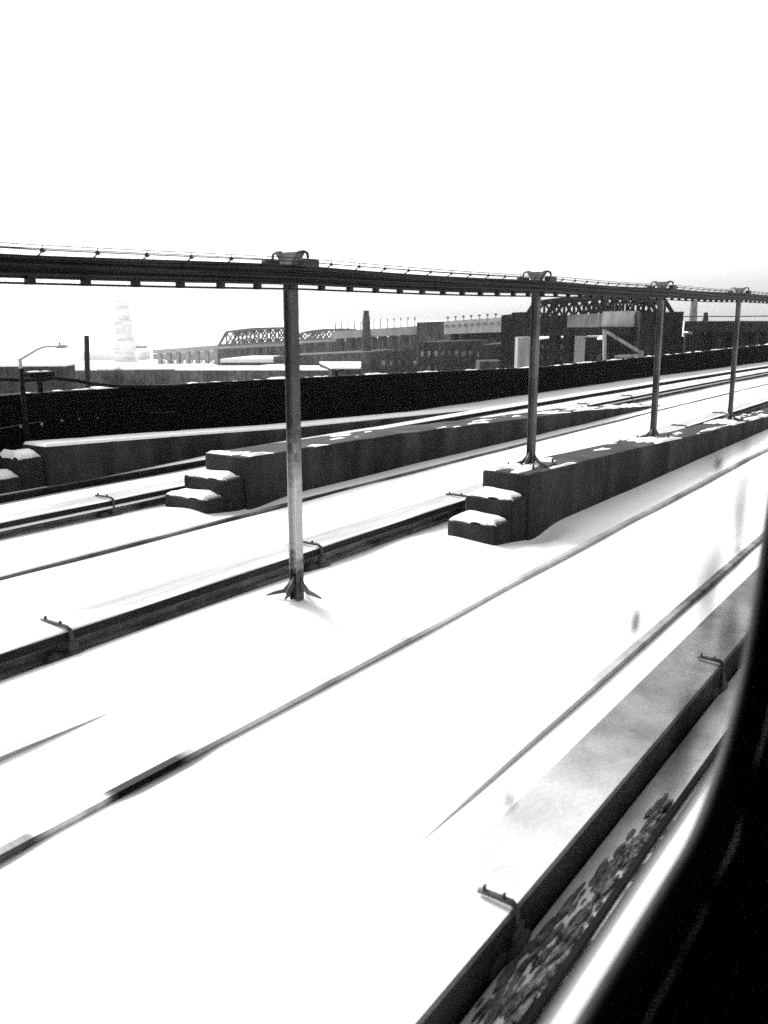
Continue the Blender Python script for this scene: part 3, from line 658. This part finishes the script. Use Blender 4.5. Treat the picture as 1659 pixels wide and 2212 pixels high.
def truss(Lp, Rp, topz, depth, mt, label, npan, thick, group, bw_=.3, width=5.0):
    """Lp, Rp bottom chord ends (world), topz(u) height over the bottom chord"""
    Lp, Rp = Vector(Lp), Vector(Rp); dv = Rp - Lp; ux = dv.copy(); ln = dv.length; ux.normalize(); nr = Vector((-ux.y, ux.x, 0)).normalized()
    if nr.dot(F0) < 0: nr = -nr
    t = thing('truss_bridge', Lp, label, 'bridge', group)
    for side in (0, 1):
        off = nr*width*side; P = lambda u, z: ux*(u*ln) + off + Vector((0, 0, z))
        us = [i/npan for i in range(npan + 1)]; tops = [P(us[i], topz(us[i])) for i in range(1, npan)]; bots = [P(u, 0) for u in us]
        m = MB()
        for a, b in zip(tops, tops[1:]): m.bar(a, b, bw_*1.5)
        m.build('top_chord', M[mt], t)
        m = MB()
        for a, b in zip(bots, bots[1:]): m.bar(a, b, bw_*1.5)
        m.build('bottom_chord', M[mt], t)
        MB().bar(bots[0], tops[0], bw_*1.3).build('end_post', M[mt], t); MB().bar(bots[-1], tops[-1], bw_*1.3).build('end_post', M[mt], t)
        m = MB()
        for i in range(1, npan): m.bar(bots[i], tops[i - 1], bw_*.8)
        for i in range(1, npan - 1): m.bar(bots[i], tops[i], bw_*.7); m.bar(bots[i + 1], tops[i - 1], bw_*.7)
        m.build('lattice', M[mt], t)
    m = MB()
    for i in range(1, npan):
        a = ux*(i/npan*ln) + Vector((0, 0, topz(i/npan))); m.bar(a, a + nr*width, bw_)
        if i < npan - 1: b = ux*((i + 1)/npan*ln) + Vector((0, 0, topz((i + 1)/npan))) + nr*width; m.bar(a, b, bw_*.6)
    m.build('cross_bracing', M[mt], t)
    return t
# --- long viaduct climbing from far left to near right, in sections
def deck(L, Rr, thick, mt, label, piers, pier_mt, posts=0, post_h=2.0):
    """L, Rr = (x, y_top, y_bottom, D)"""
    og = far(L[0], L[2], L[3]); t = thing('viaduct_span', og, label, 'viaduct', 'spans of the distant viaduct')
    m = MB(); slab(m, L, Rr, thick); m.v = [tuple(Vector(p) - og) for p in m.v]; m.build('girder', M[mt], t)
    a, b = far(L[0], L[2], L[3]), far(Rr[0], Rr[2], Rr[3]); at_, bt_ = far(L[0], L[1], L[3]), far(Rr[0], Rr[1], Rr[3])
    dv = b - a; dv.z = 0; nr = Vector((-dv.y, dv.x, 0)).normalized(); nr = nr if nr.dot(F0) > 0 else -nr
    for k in range(piers):
        u = (k + .5)/piers; c = a.lerp(b, u); hw = .9*(1 if pier_mt != 'near_steel' else .5); m = MB()
        ax = dv.normalized()
        for v in (1, thick - 2.2):
            p = c + nr*v - og
            m = MB(); m.hexa([p - ax*hw + Vector((0, 0, GZ - c.z)), p + ax*hw + Vector((0, 0, GZ - c.z)), p + ax*hw + nr*1.2 + Vector((0, 0, GZ - c.z)), p - ax*hw + nr*1.2 + Vector((0, 0, GZ - c.z))],
                   [p - ax*hw, p + ax*hw, p + ax*hw + nr*1.2, p - ax*hw + nr*1.2])
            m.build('pier', M[pier_mt], t)
        m = MB(); p0 = c + nr*1.2 - og
        if k < piers - 1:
            c2 = a.lerp(b, (k + 1.5)/piers) + nr*1.2 - og
            m.bar(p0 + Vector((0, 0, -1)), c2 + Vector((0, 0, -7)), .35).bar(c2 + Vector((0, 0, -1)), p0 + Vector((0, 0, -7)), .35).bar(p0 + Vector((0, 0, -7)), c2 + Vector((0, 0, -7)), .35)
            m.build('bracing', M[pier_mt], t)
    for k in range(posts):
        u = (k + .5)/posts; c = at_.lerp(bt_, u) - og
        MB().bar(c + nr*.4 - Vector((0, 0, .2)), c + nr*.4 + Vector((0, 0, post_h)), .22).build('deck_post', M['far_steel'], t)
    return t
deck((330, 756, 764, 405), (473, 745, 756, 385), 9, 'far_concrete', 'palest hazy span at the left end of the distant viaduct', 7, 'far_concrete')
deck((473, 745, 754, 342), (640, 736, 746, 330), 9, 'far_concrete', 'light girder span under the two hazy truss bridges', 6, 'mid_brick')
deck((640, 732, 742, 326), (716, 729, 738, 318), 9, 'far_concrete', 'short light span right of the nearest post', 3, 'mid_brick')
deck((716, 716, 732, 262), (902, 704, 722, 245), 9, 'far_concrete', 'pale span with a row of thin posts beside the chimney', 8, 'mid_brick', posts=13, post_h=2.4)
def arch(h0, h1): return lambda u: h0 + (h1 - h0)*math.sin(math.pi*min(max(u, 0), 1))
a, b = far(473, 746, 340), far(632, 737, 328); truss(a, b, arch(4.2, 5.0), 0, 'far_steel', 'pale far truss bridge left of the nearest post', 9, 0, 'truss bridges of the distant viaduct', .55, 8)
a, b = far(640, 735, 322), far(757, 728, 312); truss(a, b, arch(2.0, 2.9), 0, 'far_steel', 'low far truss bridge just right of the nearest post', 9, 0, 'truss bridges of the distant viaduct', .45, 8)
# station sections
building((900, 696, 186), (959, 694, 182), 10, 'mid_brick', 'grey station block at the left end of the pale windscreen wall', 'station_block', snow=False)
t = deck((959, 694, 722, 170), (1083, 686, 717, 162), 9, 'pale_panel', 'pale windscreen wall of the elevated station with lamps on top', 5, 'near_steel')
a, b = far(959, 694, 170), far(1083, 686, 162)
for k in range(7):
    c = a.lerp(b, (k + .7)/7.2) - Vector(t.location)
    m = MB().tube([c + Vector((0, .3, -.1)), c + Vector((0, .3, .5))], .07, 6).blob(c + Vector((0, .3, .6)), .3, .3, .14, k, .1); m.build('lamp', M['near_steel'], t)
for k in range(9):
    c = a.lerp(b, (k + .6)/9) - Vector(t.location) + Vector((0, 0, -.9)) - F0*.12
    MB().bar(c - RT*.45, c + RT*.45, .1, .5).build('window', M['far_concrete'], t)
building((1083, 681, 120), (1108, 678, 119), 12, 'near_steel', 'dark stair tower at the right end of the pale windscreen wall', 'station_block', snow=False)
building((1106, 675, 112), (1131, 674, 111), 10, 'near_steel', 'dark raised block touching the left foot of the near truss bridge', 'station_block', snow=False)
# near truss bridge and what stands under it
a, b = far(1133, 688, 106), far(1424, 684, 98)
def nt_top(u): return 1.55 + .55*math.sin(math.pi*u)
truss(a, b, nt_top, 0, 'near_steel', 'large dark truss bridge spanning behind the second and third posts', 13, 0, 'truss bridges of the distant viaduct', .28, 6)
deck((1131, 706, 727, 105), (1363, 706, 724, 98), 7, 'near_steel', 'dark deck of the near truss bridge on braced legs', 2, 'near_steel')
og = far(1231, 708, 97)
building((1231, 679, 99), (1384, 672, 96), 5, 'near_panel', 'mottled grey train shed wall inside the near truss bridge', 'shed', snow=False) if False else None
t = thing('platform_wall', og, 'mottled grey panel wall seen through the near truss bridge', 'wall')
m = MB(); slab(m, (1225, 680, 707, 100.5), (1300, 677, 707, 100), 1); m.v = [tuple(Vector(p) - og) for p in m.v]; m.build('panel', M['near_panel'], t)
m = MB(); slab(m, (1128, 684, 708, 102), (1224.5, 680, 707, 100.6), 1); m.v = [tuple(Vector(p) - og) for p in m.v]; m.build('panel', M['near_steel'], t)
m = MB(); slab(m, (1300, 673, 709, 100), (1384, 672, 709, 99), 1); m.v = [tuple(Vector(p) - og) for p in m.v]; m.build('panel', M['pale_panel'], t)
building((1384, 674, 97), (1434, 673, 97), 10, 'near_steel', 'dark block under the right foot of the near truss bridge', 'station_block', snow=False)
building((1434, 676, 102), (1477, 673, 102), 10, 'dark_brick', 'flat topped dark block between the third and fourth posts', 'station_block', snow=False)
deck((1477, 694, 716, 98), (1720, 694, 720, 92), 8, 'near_steel', 'dark right-hand span of the viaduct behind the fourth post', 5, 'near_steel')
t = building((1238, 728, 112), (1264, 728, 112), 2, 'white_wall', 'bright white wall glimpsed between the legs of the near truss bridge')[0]
building((1265, 729, 114), (1290, 729, 114), 3, 'mid_brick', 'grey wall right of the bright white wall under the bridge')
building((1119, 729, 90), (1146, 728, 90), 2, 'near_panel', 'pale grey box building left of the second post', snow=False)
building((1036, 781, 75), (1083, 780, 75), 3, 'dark_brick', 'low dark shed in front of the bare trees, left of the pale box building', snow=False)
building((1165, 733, 135), (1236, 731, 132), 12, 'dark_brick', 'dark brick block under the deck of the near truss bridge', snow=False, wins=(5, 2, .35, .6, 1.5))
building((1286, 735, 120), (1500, 727, 116), 12, 'dark_brick', 'long dark brick building below the third post', snow=.1, wins=(7, 2, 1.2, 1.4, 3))
building((1480, 722, 112), (1760, 722, 108), 12, 'dark_brick', 'dark building filling the right edge below the span', snow=False)
# brace struts under the bridge
og = far(1306, 715, 93)
m = MB().bar(far(1306, 712, 93), far(1306, 790, 93), .3).bar(far(1312, 718, 93), far(1382, 760, 93), .3).bar(far(1330, 770, 93), far(1386, 768, 93), .25).bar(far(1386, 758, 93), far(1386, 800, 93), .3)
m.v = [tuple(Vector(p) - og) for p in m.v]; o = m.build('bridge_brace', M['near_panel']); o.location = og
tag(o, 'pale diagonal steel brace under the right half of the near bridge', 'brace')
# masses below the viaduct
building((478, 783, 240), (600, 783, 236), 20, 'mid_brick', 'grey warehouse left of the nearest post with a long snowy roof strip', snow=.9)
building((540, 799, 190), (578, 798, 188), 10, 'mid_brick', 'small grey shed with a short white roof below the warehouse', snow=.6)
building((590, 770, 225), (800, 760, 215), 20, 'mid_brick', 'wide hazy block behind the slanted white roof', snow=False, wins=(12, 2, 1.6, 1.6, 3.2))
building((820, 764, 215), (905, 752, 210), 14, 'dark_brick', 'dark block right of the tall chimney', snow=False, wins=(5, 2, .7, 1.2, 3))
building((905, 740, 160), (1040, 735, 154), 14, 'dark_brick', 'long dark block below the pale windscreen wall', snow=False, wins=(9, 2, .5, .9, 2.6))
building((1040, 745, 130), (1122, 742, 120), 14, 'dark_brick', 'dark block behind the low shed', snow=False)
building((120, 801, 200), (480, 797, 215), 18, 'mid_brick', 'long grey building between the lamp and the warehouse', snow=.3)
building((-160, 793, 120), (140, 791, 120), 4, 'dark_brick', 'dark grey flat building behind the lamp at the left edge', snow=.25)
building((380, 800, 170), (720, 800, 160), 14, 'mid_brick', 'low grey building along the parapet, across the nearest post', snow=.12)
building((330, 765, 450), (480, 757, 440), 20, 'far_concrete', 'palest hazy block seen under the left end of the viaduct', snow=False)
building((470, 754, 372), (650, 745, 362), 20, 'mid_brick', 'hazy grey block behind the piers under the two far trusses', snow=False)
building((640, 742, 345), (830, 730, 335), 20, 'mid_brick', 'grey block behind the piers between the nearest post and the chimney', snow=False)
building((836, 728, 290), (960, 716, 284), 20, 'mid_brick', 'grey block behind the viaduct just right of the chimney', snow=False)
building((940, 724, 215), (1090, 716, 208), 20, 'dark_brick', 'dark block standing behind the legs of the windscreen span', snow=False)
# slanted white roof
og = far(735, 800, 160); t = thing('shed', Vector((og.x, og.y, GZ)), 'dark shed with a slanted bright white roof right of the nearest post', 'shed')
T1 = Vector(t.location)
c = [far(716, 793, 158), far(779, 793, 158), far(780, 781, 171), far(690, 781, 171)]
m = MB().hexa([p - Vector((0, 0, .3)) for p in c], c); m.v = [tuple(Vector(p) - T1) for p in m.v]; m.build('roof', M['snow'], t)
m = MB().hexa([Vector((p.x, p.y, GZ)) for p in c], [p - Vector((0, 0, .31)) for p in c]); m.v = [tuple(Vector(p) - T1) for p in m.v]; m.build('wall', M['dark_brick'], t)
# chimneys
def chimney(x, ytop, D, w0, w1, step, mt, label):
    tp = far(x, ytop, D); b = Vector((tp.x, tp.y, GZ)); H = tp.z - GZ; px = D/FPX/math.cos(0)
    t = thing('chimney', b, label, 'chimney', 'chimneys on the skyline')
    st = far(x, step, D).z - GZ
    MB().tube([(0, 0, st), (0, 0, H - .4), (0, 0, H - .4), (0, 0, H)], [w1*px*.55, w0*px*.5, w0*px*.56, w0*px*.56], 14).build('stack', M[mt], t)
    MB().tube([(0, 0, 0), (0, 0, st - 2), (0, 0, st)], [w1*px*.75, w1*px*.52, w1*px*.48], 14).build('base', M[mt], t)
chimney(791, 671, 230, 11, 18, 700, 'mid_brick', 'tall stepped chimney between the nearest and second posts')
chimney(1500, 648, 420, 13, 15, 690, 'mid_brick', 'tall hazy chimney between the third and fourth posts')
chimney(1525, 675, 130, 8, 12, 692, 'dark_brick', 'short dark chimney just left of the fourth post')
# overhead wire at the right
P = [far(x, y, 96) for x, y in [(1470, 684), (1530, 683.5), (1600, 683.5), (1680, 682.5)]]
tag(MB().tube(P, .05, 5).build('overhead_wire', M['near_steel']), 'thin overhead wire crossing the bright gap at the right', 'wire')
# very faint tower block, slanted shed and tank roofs far left, haze put into their pale colours
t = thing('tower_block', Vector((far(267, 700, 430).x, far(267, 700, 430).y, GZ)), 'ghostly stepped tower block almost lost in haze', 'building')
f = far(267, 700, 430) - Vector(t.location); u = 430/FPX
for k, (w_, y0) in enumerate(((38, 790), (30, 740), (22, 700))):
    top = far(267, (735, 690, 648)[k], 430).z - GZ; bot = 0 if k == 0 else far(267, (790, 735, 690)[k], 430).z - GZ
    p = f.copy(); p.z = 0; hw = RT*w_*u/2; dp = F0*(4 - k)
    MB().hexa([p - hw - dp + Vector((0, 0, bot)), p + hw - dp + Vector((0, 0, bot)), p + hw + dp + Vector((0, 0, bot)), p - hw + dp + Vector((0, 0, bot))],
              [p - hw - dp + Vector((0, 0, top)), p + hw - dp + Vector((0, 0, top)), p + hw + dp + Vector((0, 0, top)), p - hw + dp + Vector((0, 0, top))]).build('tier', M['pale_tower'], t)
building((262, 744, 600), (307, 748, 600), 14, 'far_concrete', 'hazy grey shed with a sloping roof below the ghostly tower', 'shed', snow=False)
building((170, 771, 440), (300, 771, 440), 22, 'white_wall', 'long hazy shed with a low snowy roof behind the short dark post', 'shed', snow=2.2)

# ------------------------------------------------------------------ bare trees
def bare_tree(seed, H):
    rnd = random.Random(seed); tr = MB(); cr = MB()
    def grow(p, d, ln, r, lev):
        q = p + d*ln; mid = (p + q)/2 + Vector((rnd.uniform(-1, 1), rnd.uniform(-1, 1), 0))*ln*.06
        (tr if lev < 2 else cr).tube([p, mid, q], [r, r*.85, r*.68], 5 if lev < 2 else 3, caps=False)
        if lev >= 6: return
        for k in range(3 if lev else 4):
            nd = (d + Vector((rnd.uniform(-1, 1), rnd.uniform(-1, 1), rnd.uniform(-.15, .8)))*.75).normalized()
            grow(p + d*ln*(rnd.uniform(.55, 1)), nd, ln*rnd.uniform(.6, .82), r*.6, lev + 1)
    grow(Vector((0, 0, 0)), Vector((0, 0, 1)), H*.27, H*.02, 0)
    return tr, cr
protos = []
tl = [(930, 743, 128, 'leftmost bare tree under the pale windscreen wall'), (985, 733, 105, 'tall dark bare tree left of the low shed'), (1012, 738, 115, 'bare tree just right of the tall dark one'),
      (1046, 741, 112, 'bare tree rising behind the low shed'), (862, 752, 150, 'bare tree right of the tall chimney foot'), (1100, 745, 96, 'bare tree beside the pale box building'),
      (1345, 738, 100, 'bare tree under the pale diagonal brace'), (1460, 728, 100, 'bare tree between the third and fourth posts'), (1560, 715, 95, 'bare tree near the fourth post'),
      (1625, 712, 90, 'bare tree at the right edge of the picture'), (250, 782, 150, 'bare tree in front of the long grey building at left'), (300, 790, 140, 'smaller bare tree right of the short dark post')]
for i, (x, y, D, lb) in enumerate(tl):
    tp = far(x, y, D); H = tp.z - GZ
    t = thing('bare_tree', (tp.x, tp.y, GZ), lb, 'tree', 'bare trees below the viaduct')
    if len(protos) < 3:
        a, b = bare_tree(20 + i, 20); ta = a.build('trunk', M['bark'], t); cb = b.build('crown', M['bark'], t); protos.append((ta, cb))
    else:
        for q_ in protos[i % 3]:
            c = q_.copy(); COL.objects.link(c); c.parent = t
    hh = max(v[2] for v in [tuple(p.co) for p in protos[i % 3][1].data.vertices]) if i < 3 else hts[i % 3]
    if i == 0: hts = []
    if i < 3: hts.append(hh)
    t.scale = (H/hh,)*3; t.rotation_euler = (0, 0, i*1.9)

# ------------------------------------------------------------------ haze
vm = bpy.data.materials.new('haze'); vm.use_nodes = True; n = vm.node_tree; n.nodes.clear()
oo = n.nodes.new('ShaderNodeOutputMaterial'); pv = n.nodes.new('ShaderNodeVolumePrincipled')
pv.inputs['Color'].default_value = (.95, .95, .95, 1); pv.inputs['Density'].default_value = .00011; pv.inputs['Anisotropy'].default_value = 0.2
n.links.new(pv.outputs[0], oo.inputs['Volume'])
hz = MB().box(-620, 3020, -1520, 3020, GZ - 1.4, 45).build('haze', vm); tag(hz, 'pale winter haze', kind='stuff')
